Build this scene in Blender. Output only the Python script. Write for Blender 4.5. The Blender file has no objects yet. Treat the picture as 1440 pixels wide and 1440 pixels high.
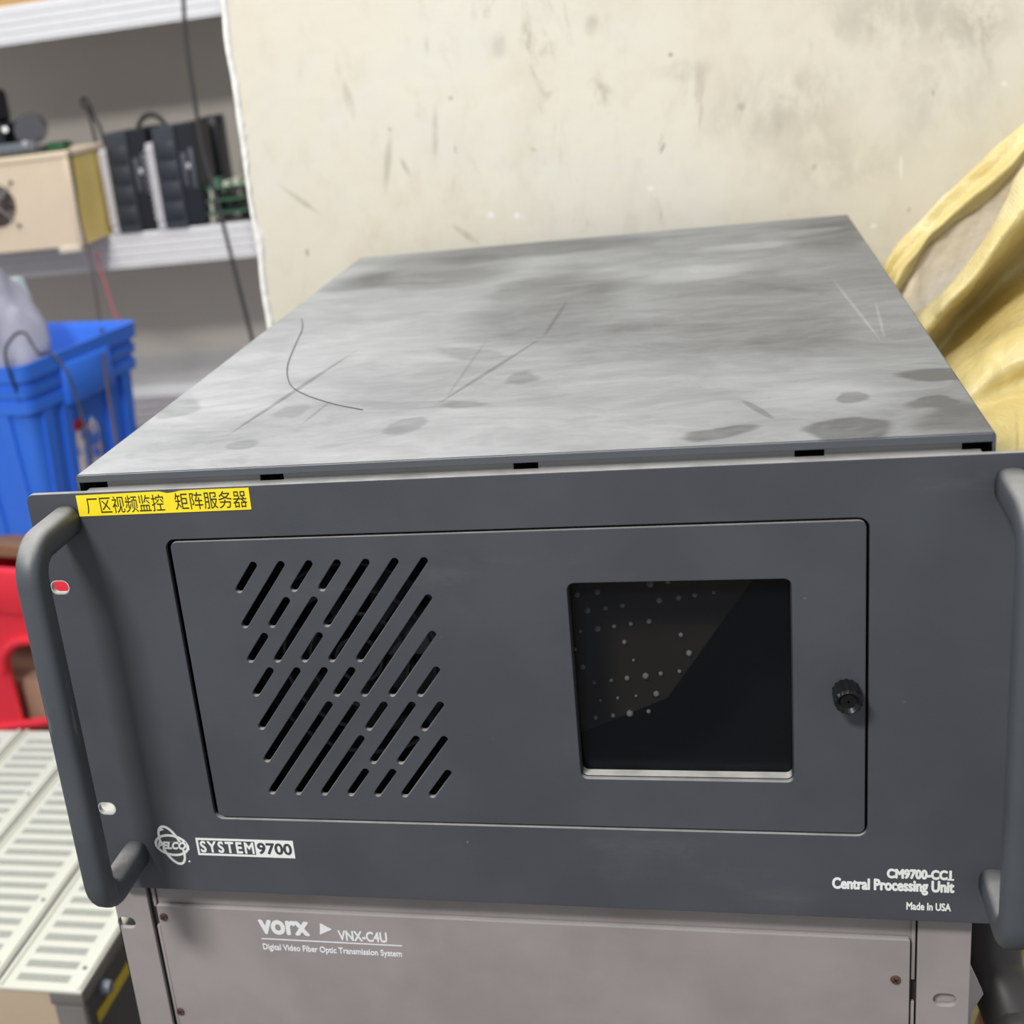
import bpy, bmesh, math, random
from mathutils import Vector, Matrix, noise
random.seed(7)
scene = bpy.context.scene
COL = scene.collection

# ------------------------------------------------------------------ camera
RW = ((0.9630098363751064, 0.23899882783992563, -0.12446531780352475),
      (-0.0323340848151515, -0.3560691950790153, -0.9339000135319352),
      (-0.2675192740793781, 0.9033793713645024, -0.33517032892116044))
CAM = Vector((0.0967733, -0.5726302, 0.4202160))
FPX, CX, CY = 1892.459, 483.909, 741.9075
right, down, fwd = (Vector(r) for r in RW)
cd = bpy.data.cameras.new('camera'); cam = bpy.data.objects.new('camera', cd); COL.objects.link(cam)
M3 = Matrix((right, -down, -fwd)).transposed()
cam.matrix_world = Matrix.Translation(CAM) @ M3.to_4x4()
cd.sensor_width = 36.0; cd.sensor_fit = 'HORIZONTAL'; cd.lens = FPX / 1440 * 36
cd.shift_x = (720 - CX) / 1440; cd.shift_y = (CY - 720) / 1440
cd.clip_start = 0.01; cd.clip_end = 50
cd.dof.use_dof = True; cd.dof.focus_distance = 0.66; cd.dof.aperture_fstop = 10.5
scene.camera = cam

# ------------------------------------------------------------------ world, lights, exposure
world = bpy.data.worlds.new('world'); scene.world = world; world.use_nodes = True
bg = world.node_tree.nodes['Background']
bg.inputs['Color'].default_value = (0.93, 0.96, 1.0, 1); bg.inputs['Strength'].default_value = 0.56
def area(name, loc, target, sx, sy, power, col):
    l = bpy.data.lights.new(name, 'AREA'); l.shape = 'RECTANGLE'; l.size = sx; l.size_y = sy
    l.energy = power; l.color = col
    o = bpy.data.objects.new(name, l); COL.objects.link(o); o.location = loc
    o.rotation_euler = (Vector(target) - Vector(loc)).to_track_quat('-Z', 'Y').to_euler()
    return o
area('ceiling_tube_light', (-0.70, -1.62, 1.95), (-0.05, 0.0, 0.1), 0.5, 0.28, 64, (1.0, 0.985, 0.96))
area('ceiling_tube_light', (-0.75, 0.35, 2.2), (-0.45, 0.4, 0.0), 0.30, 1.2, 15, (1.0, 0.98, 0.95))
area('ceiling_panel_light', (-0.5, 1.25, 2.3), (-1.0, 1.7, 0.0), 0.6, 0.5, 24, (0.97, 0.98, 1.0))
scene.view_settings.view_transform = 'Standard'
scene.view_settings.look = 'None'
scene.view_settings.gamma = 1.0
scene.view_settings.use_curve_mapping = False
scene.view_settings.exposure = 0.0

# ------------------------------------------------------------------ helpers
def ray(u, v):
    return right * ((u - CX) / FPX) + down * ((v - CY) / FPX) + fwd
def PY(u, v, y): d = ray(u, v); return CAM + d * ((y - CAM.y) / d.y)
def PZ(u, v, z): d = ray(u, v); return CAM + d * ((z - CAM.z) / d.z)
def lin(r, g, b):
    f = lambda c: (c / 255) / 12.92 if c <= 10 else (((c / 255) + 0.055) / 1.055) ** 2.4
    return (f(r), f(g), f(b), 1.0)

class NT:
    def __init__(s, name):
        s.m = bpy.data.materials.new(name); s.m.use_nodes = True
        s.t = s.m.node_tree; s.b = s.t.nodes['Principled BSDF']; s.out = s.t.nodes['Material Output']
    def n(s, kind, **kw):
        x = s.t.nodes.new(kind)
        for k, v in kw.items():
            if k.startswith('i_'): x.inputs[int(k[2:])].default_value = v
            else: setattr(x, k, v)
        return x
    def l(s, a, b): s.t.links.new(a, b)
    def math(s, op, a, b=None, c=None, clamp=False):
        x = s.n('ShaderNodeMath', operation=op, use_clamp=clamp)
        for i, q in enumerate((a, b, c)):
            if q is None: continue
            if isinstance(q, (int, float)): x.inputs[i].default_value = q
            else: s.l(q, x.inputs[i])
        return x.outputs[0]
    def mix(s, fac, a, b):
        x = s.n('ShaderNodeMix', data_type='RGBA')
        for i, q in ((0, fac), (6, a), (7, b)):
            if isinstance(q, (int, float, tuple)): x.inputs[i].default_value = q
            else: s.l(q, x.inputs[i])
        return x.outputs[2]
    def coords(s): return s.n('ShaderNodeTexCoord').outputs['Object']
    def noise(s, co, scale, detail=4, rough=0.55, sc=None, dist=0.0):
        if sc is not None:
            mp = s.n('ShaderNodeMapping'); mp.inputs['Scale'].default_value = sc; s.l(co, mp.inputs[0]); co = mp.outputs[0]
        x = s.n('ShaderNodeTexNoise'); x.inputs['Scale'].default_value = scale; x.inputs['Detail'].default_value = detail
        x.inputs['Roughness'].default_value = rough; x.inputs['Distortion'].default_value = dist
        s.l(co, x.inputs['Vector']); return x.outputs['Fac']
    def rng(s, v, a, b, c=0.0, d=1.0, smooth=True):
        x = s.n('ShaderNodeMapRange', interpolation_type='SMOOTHSTEP' if smooth else 'LINEAR')
        for i, q in enumerate((a, b, c, d)): x.inputs[i + 1].default_value = q
        s.l(v, x.inputs[0]); return x.outputs[0]
    def bump(s, h, strength=0.2, dist=0.001):
        x = s.n('ShaderNodeBump'); x.inputs['Strength'].default_value = strength; x.inputs['Distance'].default_value = dist
        s.l(h, x.inputs['Height']); s.l(x.outputs[0], s.b.inputs['Normal'])
    def up(s):
        g = s.n('ShaderNodeNewGeometry'); x = s.n('ShaderNodeSeparateXYZ'); s.l(g.outputs['Normal'], x.inputs[0]); return x.outputs[2]

def plain(name, rgb, rough=0.5, metal=0.0, var=0.08, scale=30, spec=0.5):
    s = NT(name); c = lin(*rgb); co = s.coords()
    f = s.noise(co, scale, 4)
    d = tuple(q * (1 - var * 2.2) for q in c[:3]) + (1,)
    u = tuple(min(1, q * (1 + var)) for q in c[:3]) + (1,)
    s.l(s.mix(f, d, u), s.b.inputs['Base Color'])
    s.b.inputs['Roughness'].default_value = rough; s.b.inputs['Metallic'].default_value = metal
    s.b.inputs['Specular IOR Level'].default_value = spec
    return s.m

def dusty(name, rgb, dust=(176, 174, 170), amount=0.8, rough=0.5, specks=True, scuff=False):
    """painted metal; dust lies on the faces that look up"""
    s = NT(name); co = s.coords(); c = lin(*rgb)
    f = s.noise(co, 18, 5)
    base = s.mix(s.rng(f, 0.3, 0.7), tuple(q * 0.9 for q in c[:3]) + (1,), tuple(q * 1.08 for q in c[:3]) + (1,))
    if specks:
        v = s.n('ShaderNodeTexVoronoi'); v.inputs['Scale'].default_value = 75; s.l(co, v.inputs['Vector'])
        sp = s.rng(v.outputs['Distance'], 0.03, 0.06, 1, 0)
        sp = s.math('MULTIPLY', sp, s.rng(s.noise(co, 40, 2), 0.55, 0.66))
        base = s.mix(s.math('MULTIPLY', sp, 0.45), base, lin(150, 150, 150))
        sm = s.rng(s.noise(co, 9, 6, 0.7, (1, 1, 2.5)), 0.58, 0.8)
        base = s.mix(s.math('MULTIPLY', sm, 0.06), base, lin(170, 165, 160))
    if scuff:                                           # paint worn pale in upright streaks
        sf = s.math('MULTIPLY', s.rng(s.noise(co, 120, 4, .6, (1, 1, .12)), .60, .70), s.rng(s.noise(co, 16, 3), .50, .60))
        base = s.mix(s.math('MULTIPLY', sf, 0.5), base, lin(150, 152, 152))
    u = s.rng(s.up(), 0.35, 0.95)
    d = s.math('MULTIPLY', u, s.rng(s.noise(co, 60, 5), 0.2, 0.7, amount * 0.6, amount))
    s.l(s.mix(d, base, lin(*dust)), s.b.inputs['Base Color'])
    s.b.inputs['Roughness'].default_value = rough
    s.bump(s.noise(co, 900, 2), 0.12, 0.0004)
    return s.m

def empty(name, loc, label, cat, group=None, rz=0.0):
    o = bpy.data.objects.new(name, None); COL.objects.link(o); o.location = loc; o.rotation_euler = (0, 0, rz)
    o.empty_display_size = 0.05
    o['label'] = label; o['category'] = cat
    if group: o['group'] = group
    return o
def tag(o, label=None, cat=None, group=None, kind=None):
    if label: o['label'] = label
    if cat: o['category'] = cat
    if group: o['group'] = group
    if kind: o['kind'] = kind
    return o
def root_loc(p):
    v = Vector((0, 0, 0))
    while p is not None: v += p.location; p = p.parent
    return v
def mesh_obj(name, me, mat, parent=None, smooth=False, base=None, angle=None):
    """vertices come in world coordinates (unrotated things)"""
    if parent is not None: me.transform(Matrix.Translation(-root_loc(parent)))
    elif base is not None: me.transform(Matrix.Translation(-Vector(base)))
    me.materials.clear(); me.materials.append(mat)
    o = bpy.data.objects.new(name, me); COL.objects.link(o)
    if parent is not None: o.parent = parent
    elif base is not None: o.location = base
    if smooth: me.polygons.foreach_set('use_smooth', [True] * len(me.polygons))
    if angle is not None:
        me.polygons.foreach_set('use_smooth', [True] * len(me.polygons))
        me.set_sharp_from_angle(angle=angle)
    return o
def bm_obj(name, bm, mat, parent=None, smooth=False, base=None, angle=None):
    me = bpy.data.meshes.new(name); bmesh.ops.recalc_face_normals(bm, faces=bm.faces); bm.to_mesh(me); bm.free()
    return mesh_obj(name, me, mat, parent, smooth, base, angle)
def add_box(bm, lo, hi, bevel=0.0, seg=2):
    lo, hi = Vector(lo), Vector(hi)
    r = bmesh.ops.create_cube(bm, size=1.0)
    vs = r['verts']
    for v in vs:
        v.co = Vector((lo.x + (v.co.x + .5) * (hi.x - lo.x), lo.y + (v.co.y + .5) * (hi.y - lo.y), lo.z + (v.co.z + .5) * (hi.z - lo.z)))
    if bevel:
        es = list({e for v in vs for e in v.link_edges})
        bmesh.ops.bevel(bm, geom=es, offset=bevel, segments=seg, affect='EDGES', profile=0.5)
def box(name, lo, hi, mat, parent=None, bevel=0.0, base=None, seg=2):
    bm = bmesh.new(); add_box(bm, lo, hi, bevel, seg)
    return bm_obj(name, bm, mat, parent, base=base, angle=0.7 if bevel else None)
def add_cyl(bm, c, axis, r, h, n=24, r2=None):
    r2 = r if r2 is None else r2
    m = Matrix.Translation(Vector(c)) @ Vector(axis).to_track_quat('Z', 'Y').to_matrix().to_4x4()
    bmesh.ops.create_cone(bm, cap_ends=True, segments=n, radius1=r, radius2=r2, depth=h, matrix=m)
def rrect(x0, z0, x1, z1, r, n=6):
    if r <= 0: return [(x0, z0), (x1, z0), (x1, z1), (x0, z1)]
    pts = []
    for cx, cz, a in ((x1 - r, z0 + r, -90), (x1 - r, z1 - r, 0), (x0 + r, z1 - r, 90), (x0 + r, z0 + r, 180)):
        for i in range(n + 1):
            t = math.radians(a + 90 * i / n); pts.append((cx + r * math.cos(t), cz + r * math.sin(t)))
    return pts
def ell(cx, cz, rx, rz, rot=0.0, n=40, a0=0, a1=360):
    c, s = math.cos(rot), math.sin(rot); out = []
    for i in range(n):
        t = math.radians(a0 + (a1 - a0) * i / n); x, z = rx * math.cos(t), rz * math.sin(t)
        out.append((cx + x * c - z * s, cz + x * s + z * c))
    return out
def capsule(p, q, r, n=6):
    p, q = Vector((p[0], p[1])), Vector((q[0], q[1])); d = (q - p).normalized(); a = math.atan2(d.y, d.x); pts = []
    for c, st in ((q, a - math.pi / 2), (p, a + math.pi / 2)):
        for i in range(n + 1):
            t = st + math.pi * i / n; pts.append((c.x + r * math.cos(t), c.y + r * math.sin(t)))
    return pts
def plate_mesh(loops, y_front, y_back, bevel=0.0):
    """flat loops in (x, z) with holes, given real thickness along y"""
    cu = bpy.data.curves.new('plate', 'CURVE'); cu.dimensions = '2D'; cu.fill_mode = 'BOTH'
    t = (y_back - y_front) / 2
    cu.extrude = max(t - bevel, 1e-6); cu.bevel_depth = bevel; cu.bevel_resolution = 1
    if bevel: cu.offset = -bevel
    for lp in loops:
        sp = cu.splines.new('POLY'); sp.points.add(len(lp) - 1); sp.use_cyclic_u = True
        for i, (x, z) in enumerate(lp): sp.points[i].co = (x, z, 0, 1)
    o = bpy.data.objects.new('plate', cu)
    me = bpy.data.meshes.new_from_object(o)
    bpy.data.objects.remove(o); bpy.data.curves.remove(cu)
    ym = (y_front + y_back) / 2
    for v in me.vertices:
        x, z, w = v.co; v.co = (x, ym - w, z)
    return me
def plate(name, loops, y_front, y_back, mat, parent=None, bevel=0.0, base=None):
    return mesh_obj(name, plate_mesh(loops, y_front, y_back, bevel), mat, parent, base=base, angle=0.6)
def text_mesh(body, x0, z0, x1, z1, y, bold=0.0, thick=0.0002, shear=0.0, spacing=1.0):
    """lettering fitted into the rectangle x0..x1, z0..z1 on the plane y"""
    cu = bpy.data.curves.new('text', 'FONT'); cu.body = body; cu.shear = shear
    cu.space_character = spacing; cu.resolution_u = 4; cu.extrude = 0.0
    o = bpy.data.objects.new('text', cu)
    me = bpy.data.meshes.new_from_object(o)
    bpy.data.objects.remove(o); bpy.data.curves.remove(cu)
    xs = [v.co.x for v in me.vertices]; ys = [v.co.y for v in me.vertices]
    ax, bx, ay, by = min(xs), max(xs), min(ys), max(ys)
    for v in me.vertices:
        v.co = (x0 + (v.co.x - ax) / (bx - ax) * (x1 - x0), y, z0 + (v.co.y - ay) / (by - ay) * (z1 - z0))
    bm = bmesh.new(); bm.from_mesh(me)
    bmesh.ops.recalc_face_normals(bm, faces=bm.faces)
    if bm.faces:
        bm.faces.ensure_lookup_table()
        if bm.faces[0].normal.y > 0: bmesh.ops.reverse_faces(bm, faces=bm.faces)
    r = bmesh.ops.extrude_face_region(bm, geom=list(bm.faces))
    for v in [g for g in r['geom'] if isinstance(g, bmesh.types.BMVert)]: v.co.y -= thick
    if bold:                                            # heavier strokes: the same letters laid around themselves
        one = bm.copy() if hasattr(bm, 'copy') else bm
        src = bpy.data.meshes.new('stroke'); one.to_mesh(src)
        for k in range(8):
            n0 = len(bm.verts); bm.from_mesh(src); bm.verts.ensure_lookup_table()
            a = math.tau * k / 8
            for v in bm.verts[n0:]: v.co.x += bold * math.cos(a); v.co.z += bold * math.sin(a); v.co.y -= 1e-6 * (k + 1)
        bpy.data.meshes.remove(src)
    bm.to_mesh(me); bm.free()
    return me
def text(name, body, x0, z0, x1, z1, y, mat, parent, **kw):
    return mesh_obj(name, text_mesh(body, x0, z0, x1, z1, y, **kw), mat, parent)
def catmull(pts, n):
    P = [Vector(p) for p in pts]; P = [P[0] * 2 - P[1]] + P + [P[-1] * 2 - P[-2]]; out = []
    for i in range(1, len(P) - 2):
        a, b, c, d = P[i - 1:i + 3]
        for k in range(n):
            t = k / n
            out.append(0.5 * ((2 * b) + (c - a) * t + (2 * a - 5 * b + 4 * c - d) * t * t + (3 * b - a - 3 * c + d) * t ** 3))
    out.append(P[-2]); return out
def add_tube(bm, pts, r, n=8, flat=None):
    """swept tube; flat=(ru, rv) gives a super-elliptic section"""
    pts = [Vector(p) for p in pts]; rings = []; up = None
    for i, p in enumerate(pts):
        t = (pts[min(i + 1, len(pts) - 1)] - pts[max(i - 1, 0)]).normalized()
        if up is None: up = t.orthogonal().normalized() if flat is None else Vector((1, 0, 0))
        u = (up - t * up.dot(t)).normalized(); w = t.cross(u); up = u
        ring = []
        for k in range(n):
            a = 2 * math.pi * k / n; cu, sw = math.cos(a), math.sin(a)
            if flat:
                e = 0.7
                cu = math.copysign(abs(cu) ** e, cu) * flat[0]; sw = math.copysign(abs(sw) ** e, sw) * flat[1]
            else: rr = r(i / (len(pts) - 1)) if callable(r) else r; cu *= rr; sw *= rr
            ring.append(bm.verts.new(p + u * cu + w * sw))
        rings.append(ring)
    for a, b in zip(rings, rings[1:]):
        for k in range(n): bm.faces.new((a[k], a[(k + 1) % n], b[(k + 1) % n], b[k]))
    bm.faces.new(rings[0][::-1]); bm.faces.new(rings[-1])
def tube(name, pts, r, mat, parent=None, n=8, flat=None, base=None, sub=6):
    bm = bmesh.new(); add_tube(bm, catmull(pts, sub) if sub else pts, r, n, flat)
    return bm_obj(name, bm, mat, parent, smooth=True, base=base)

# ------------------------------------------------------------------ materials
M_panel = dusty('slate_painted_steel', (67, 70, 76), amount=0.85, rough=0.55)
M_handle = dusty('slate_handle_paint', (70, 74, 80), dust=(168, 166, 163), amount=0.75, rough=0.5, scuff=True)
M_inner = plain('dark_inner_steel', (34, 35, 38), 0.6)
M_black = plain('black_plastic', (14, 15, 17), 0.35)
M_flange = plain('dusty_inner_flange', (150, 150, 150), 0.5)
M_print = plain('white_print_ink', (232, 234, 230), 0.6, var=0.04)
M_darkprint = plain('dark_print_ink', (58, 61, 66), 0.6, var=0.03)
M_yellow = plain('yellow_label_tape', (246, 222, 40), 0.35, var=0.03)
M_ink = plain('black_label_ink', (45, 40, 25), 0.6)
M_grey = dusty('warm_grey_paint', (146, 139, 138), dust=(178, 176, 174), amount=0.6, rough=0.5, specks=False)
M_gapshade = plain('painted_gap_shade', (52, 48, 48), 0.7)  # dark colour standing for shade inside the gaps
M_screw = plain('rusty_screw', (112, 86, 74), 0.45, 0.4, 0.3, 400)
M_whiteink = plain('white_ink', (226, 226, 228), 0.6, var=0.03)
M_bare = plain('bare_cut_steel', (205, 203, 198), 0.35, 0.2)

# dusty top cover ---------------------------------------------------------
SRV = Vector((0, 0.30, 0))          # base of the dark server
ZC = 0.238
def cover_material():
    s = NT('dusty_cover_paint'); co = s.coords()
    # warp the coordinates a little so wiped marks are uneven
    nz = s.n('ShaderNodeTexNoise'); nz.inputs['Scale'].default_value = 14; nz.inputs['Detail'].default_value = 4; s.l(co, nz.inputs['Vector'])
    sub = s.n('ShaderNodeVectorMath', operation='SUBTRACT'); sub.inputs[1].default_value = (.5, .5, .5); s.l(nz.outputs['Color'], sub.inputs[0])
    scl = s.n('ShaderNodeVectorMath', operation='SCALE'); scl.inputs['Scale'].default_value = 0.045; s.l(sub.outputs[0], scl.inputs[0])
    add = s.n('ShaderNodeVectorMath', operation='ADD'); s.l(co, add.inputs[0]); s.l(scl.outputs[0], add.inputs[1]); wc = add.outputs[0]
    sep = s.n('ShaderNodeSeparateXYZ'); s.l(co, sep.inputs[0]); X, Y = sep.outputs[0], sep.outputs[1]
    d = s.rng(X, -0.25, 0.2, 0.82, 0.40, False)  # paler to the left: heavier dust, with grazing sheen painted in as well
    d = s.math('ADD', d, s.rng(Y, -0.3, 0.32, 0.04, -0.14, False))
    n1 = s.noise(wc, 9, 6, 0.6, (0.7, 1.6, 1)); n2 = s.noise(wc, 34, 5, 0.6, (0.6, 1.7, 1)); n3 = s.noise(co, 5, 3, 0.5, (1, 1.5, 1), 0.6)
    d = s.math('ADD', d, s.rng(n1, 0.3, 0.7, -0.08, 0.08)); d = s.math('ADD', d, s.rng(n2, 0.3, 0.7, -0.045, 0.045))
    d = s.math('ADD', d, s.rng(n3, 0.35, 0.65, -0.06, 0.06))
    swirl = s.noise(wc, 22, 8, 0.68, (0.8, 1.5, 1), 1.4); d = s.math('ADD', d, s.rng(swirl, 0.3, 0.7, -0.10, 0.10))
    d = s.math('ADD', d, s.rng(s.noise(co, 160, 4, .7, (.35, 1.2, 1)), .3, .7, -.035, .035))
    marks = [  # u, v, half width, half height, wiped(+)/dusty(-), hardness, turn
        (775, 425, 120, 66, .30, .5, 0), (930, 475, 190, 60, .18, .3, 0), (1060, 425, 150, 70, .14, .3, 0),
        (600, 385, 130, 26, .40, .4, 0), (505, 398, 60, 16, .25, .4, 0), (720, 352, 210, 16, .36, .4, 0),
        (1210, 602, 80, 20, .44, .75, .1), (1020, 604, 62, 10, .40, .7, .2), (1310, 525, 66, 13, .42, .7, 0),
        (1300, 565, 48, 9, .36, .7, 0), (1180, 561, 28, 9, .36, .7, 0), (1350, 590, 70, 34, .34, .5, 0),
        (262, 574, 32, 13, .28, .7, 0), (570, 604, 28, 12, .24, .7, 0), (412, 580, 22, 9, .18, .6, 0), (742, 533, 24, 9, .26, .6, 0),
        (350, 625, 26, 8, .2, .6, 0), (905, 455, 60, 14, .15, .5, 0), (1165, 330, 60, 30, .22, .4, 0), (640, 570, 40, 8, .18, .6, 0),
        (1130, 470, 110, 40, .16, .4, 0), (590, 570, 120, 7, .16, .6, -.25), (660, 500, 90, 8, .2, .6, -.7),
        (975, 385, 90, 13, -.24, .5, .15), (1060, 345, 90, 8, -.24, .5, .1), (1150, 560, 130, 34, -.20, .4, 0),
        (430, 520, 230, 60, -.10, .3, 0), (1140, 325, 40, 6, -.2, .5, 0), (860, 385, 60, 12, -.16, .5, .2), (470, 640, 300, 20, -.06, .4, 0)]
    for u, v, ru, rv, k, hard, rot in marks:
        c = PZ(u, v, ZC) - SRV
        rx = (PZ(u + ru, v, ZC) - PZ(u - ru, v, ZC)).length / 2; ry = (PZ(u, v + rv, ZC) - PZ(u, v - rv, ZC)).length / 2
        mp = s.n('ShaderNodeMapping', vector_type='TEXTURE')
        mp.inputs['Location'].default_value = (c.x, c.y, c.z); mp.inputs['Rotation'].default_value = (0, 0, rot); mp.inputs['Scale'].default_value = (rx, ry, 1.0)
        s.l(wc, mp.inputs[0]); g = s.n('ShaderNodeTexGradient', gradient_type='SPHERICAL'); s.l(mp.outputs[0], g.inputs[0])
        d = s.math('SUBTRACT', d, s.rng(g.outputs['Fac'], 0.0, max(0.05, 1 - hard), 0.0, k))
    # thin scratches wiped into the dust
    for (u0, v0), (u1, v1), w, k in (((305, 622), (510, 487), .0011, .35), ((600, 578), (770, 470), .0010, .3), ((760, 480), (800, 420), .0008, .2),
                                     ((1165, 385), (1245, 487), .0006, -.22), ((1230, 420), (1245, 480), .0005, -.2), ((1040, 560), (1092, 592), .0012, .3),
                                     ((410, 440), (540, 415), .0006, .1), ((690, 470), (620, 570), .0006, .15), ((420, 600), (470, 560), .0006, .2)):
        a, b = PZ(u0, v0, ZC) - SRV, PZ(u1, v1, ZC) - SRV; m = (a + b) / 2; L = (b - a).length / 2
        mp = s.n('ShaderNodeMapping', vector_type='TEXTURE'); mp.inputs['Location'].default_value = m
        mp.inputs['Rotation'].default_value = (0, 0, math.atan2(b.y - a.y, b.x - a.x)); mp.inputs['Scale'].default_value = (L, w * 2.2, 1)
        s.l(co, mp.inputs[0]); g = s.n('ShaderNodeTexGradient', gradient_type='SPHERICAL'); s.l(mp.outputs[0], g.inputs[0])
        d = s.math('SUBTRACT', d, s.rng(g.outputs['Fac'], 0.0, 0.4, 0.0, k))
    d = s.math('MULTIPLY', s.math('MINIMUM', s.math('MAXIMUM', d, 0.0), 1.0), s.rng(s.up(), 0.5, 0.98))
    s.l(s.mix(d, lin(80, 83, 88), lin(178, 180, 181)), s.b.inputs['Base Color'])
    s.l(s.rng(d, 0, 1, 0.42, 0.75), s.b.inputs['Roughness'])
    s.bump(s.noise(co, 800, 2), 0.15, 0.0004)
    return s.m
M_cover = cover_material()

# wall --------------------------------------------------------------------
WALL_Y = 0.66
def wall_material():
    s = NT('stained_cream_plaster'); co = s.coords()
    big = s.noise(co, 2.2, 5, 0.55); med = s.noise(co, 7, 6, 0.65, (1, 1, 0.6)); fine = s.noise(co, 38, 5, 0.6)
    c = s.mix(s.rng(big, 0.3, 0.7), lin(218, 209, 188), lin(226, 220, 204))
    c = s.mix(s.rng(med, 0.48, 0.68, 0, 0.42), c, lin(202, 190, 162))
    c = s.mix(s.rng(s.noise(co, 5, 5, .6, (1, 1, 1.3), .4), 0.48, 0.68, 0, 0.6), c, lin(222, 219, 208))
    c = s.mix(s.rng(s.noise(co, 42, 5, .65, (1.2, 1, .7)), .5, .75, 0, .18), c, lin(186, 174, 150))
    # dark scuffs, upright streaks
    sc = s.math('MULTIPLY', s.rng(s.noise(co, 16, 6, 0.7, (2.2, 1, 0.75), 0.8), 0.57, 0.74), s.rng(s.noise(co, 4.5, 3), 0.42, 0.6))
    c = s.mix(s.math('MULTIPLY', sc, 0.5), c, lin(146, 136, 118))
    # broad grey areas, smears and specks with a place of their own: u, v, half width, half height, strength, turn, broken up
    for u, v, ru, rv, k, rot, brk in ((1100, 150, 150, 90, .42, 0, 1), (1250, 20, 170, 70, .45, 0, 1), (1180, 230, 140, 60, .3, 0, 1), (1380, 30, 70, 60, .5, 0, 1), (1330, 130, 120, 120, .25, 0, 1),
                            (490, 140, 9, 38, .6, -.15, 1), (545, 230, 8, 52, .5, .2, 1), (612, 190, 7, 55, .45, .1, 1), (570, 235, 5, 20, .6, -.4, 1), (475, 95, 6, 26, .5, 0, 1), (700, 65, 16, 26, .35, 0, 1), (420, 280, 44, 6, .6, .7, 1),
                            (655, 330, 34, 7, .55, .7, 1), (960, 100, 50, 22, .3, 0, 1), (832, 35, 14, 22, .5, .2, 1), (932, 208, 3.5, 12, .8, .5, 0), (943, 77, 5, 5, .9, 0, 0), (1042, 150, 9, 9, .55, 0, 0), (600, 62, 5, 20, .5, .1, 1), (1140, 60, 4, 22, .5, 0, 1),
                            (548, 182, 3, 4, .8, 0, 0), (634, 138, 5, 5, .6, 0, 0), (432, 355, 4, 8, .8, 0, 0), (640, 210, 3, 8, .6, 0, 0), (1312, 130, 3, 6, .7, 0, 0), (1145, 235, 5, 8, .5, .4, 0), (750, 210, 8, 3, .5, .5, 0), (1278, 295, 4, 6, .5, 0, 0)):
        p = PY(u, v, WALL_Y); rx = (PY(u + ru, v, WALL_Y) - PY(u - ru, v, WALL_Y)).length / 2; rz = (PY(u, v + rv, WALL_Y) - PY(u, v - rv, WALL_Y)).length / 2
        mp = s.n('ShaderNodeMapping', vector_type='TEXTURE'); mp.inputs['Location'].default_value = p; mp.inputs['Rotation'].default_value = (0, rot, 0); mp.inputs['Scale'].default_value = (rx, 1, rz)
        s.l(co, mp.inputs[0]); g = s.n('ShaderNodeTexGradient', gradient_type='SPHERICAL'); s.l(mp.outputs[0], g.inputs[0])
        f = s.rng(g.outputs['Fac'], 0, .8, 0, k * .72)
        if brk: f = s.math('MULTIPLY', f, s.rng(s.noise(co, 26, 6, .7, (1.3, 1, .8), .5), .34, .60))
        c = s.mix(f, c, lin(134, 125, 108))
    for u, v, ru, rv in ((690, 302, 6, 6), (727, 303, 5, 6), (1267, 235, 2, 22), (1228, 318, 7, 4), (915, 265, 6, 4), (1412, 118, 5, 4)):
        p = PY(u, v, WALL_Y); rx = (PY(u + ru, v, WALL_Y) - PY(u - ru, v, WALL_Y)).length / 2; rz = (PY(u, v + rv, WALL_Y) - PY(u, v - rv, WALL_Y)).length / 2
        mp = s.n('ShaderNodeMapping', vector_type='TEXTURE'); mp.inputs['Location'].default_value = p; mp.inputs['Scale'].default_value = (rx, 1, rz)
        s.l(co, mp.inputs[0]); g = s.n('ShaderNodeTexGradient', gradient_type='SPHERICAL'); s.l(mp.outputs[0], g.inputs[0])
        c = s.mix(s.rng(g.outputs['Fac'], 0, .5, 0, .8), c, lin(240, 238, 232))
    # small chips: dark and white dots
    v1 = s.n('ShaderNodeTexVoronoi'); v1.inputs['Scale'].default_value = 15; s.l(co, v1.inputs['Vector'])
    dot = s.math('MULTIPLY', s.rng(v1.outputs['Distance'], 0.035, 0.065, 1, 0), s.rng(s.noise(co, 9, 2), 0.5, 0.6))
    c = s.mix(s.math('MULTIPLY', dot, 0.45), c, lin(120, 102, 78))
    v2 = s.n('ShaderNodeTexVoronoi'); v2.inputs['Scale'].default_value = 11; v2.inputs['Randomness'].default_value = 1
    mp = s.n('ShaderNodeMapping'); mp.inputs['Location'].default_value = (3.3, 1.7, 9.1); s.l(co, mp.inputs[0]); s.l(mp.outputs[0], v2.inputs['Vector'])
    wd = s.math('MULTIPLY', s.rng(v2.outputs['Distance'], 0.03, 0.07, 1, 0), s.rng(s.noise(co, 7, 2), 0.5, 0.62))
    c = s.mix(s.math('MULTIPLY', wd, 0.5), c, lin(244, 242, 236))
    s.l(c, s.b.inputs['Base Color']); s.b.inputs['Roughness'].default_value = 0.55
    s.bump(s.math('ADD', fine, s.math('MULTIPLY', med, 1.5)), 0.2, 0.003)
    return s.m
M_wall = wall_material()
M_plaster = plain('torn_white_plaster', (240, 238, 232), 0.8, var=0.06, scale=60)
M_rackgrey = plain('grey_back_panel', (138, 134, 131), 0.6, var=0.05, scale=4)
M_floor = plain('grey_concrete', (120, 116, 110), 0.8, var=0.2, scale=8)
M_shelf = plain('white_shelf_steel', (234, 234, 236), 0.4, var=0.03)

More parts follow.
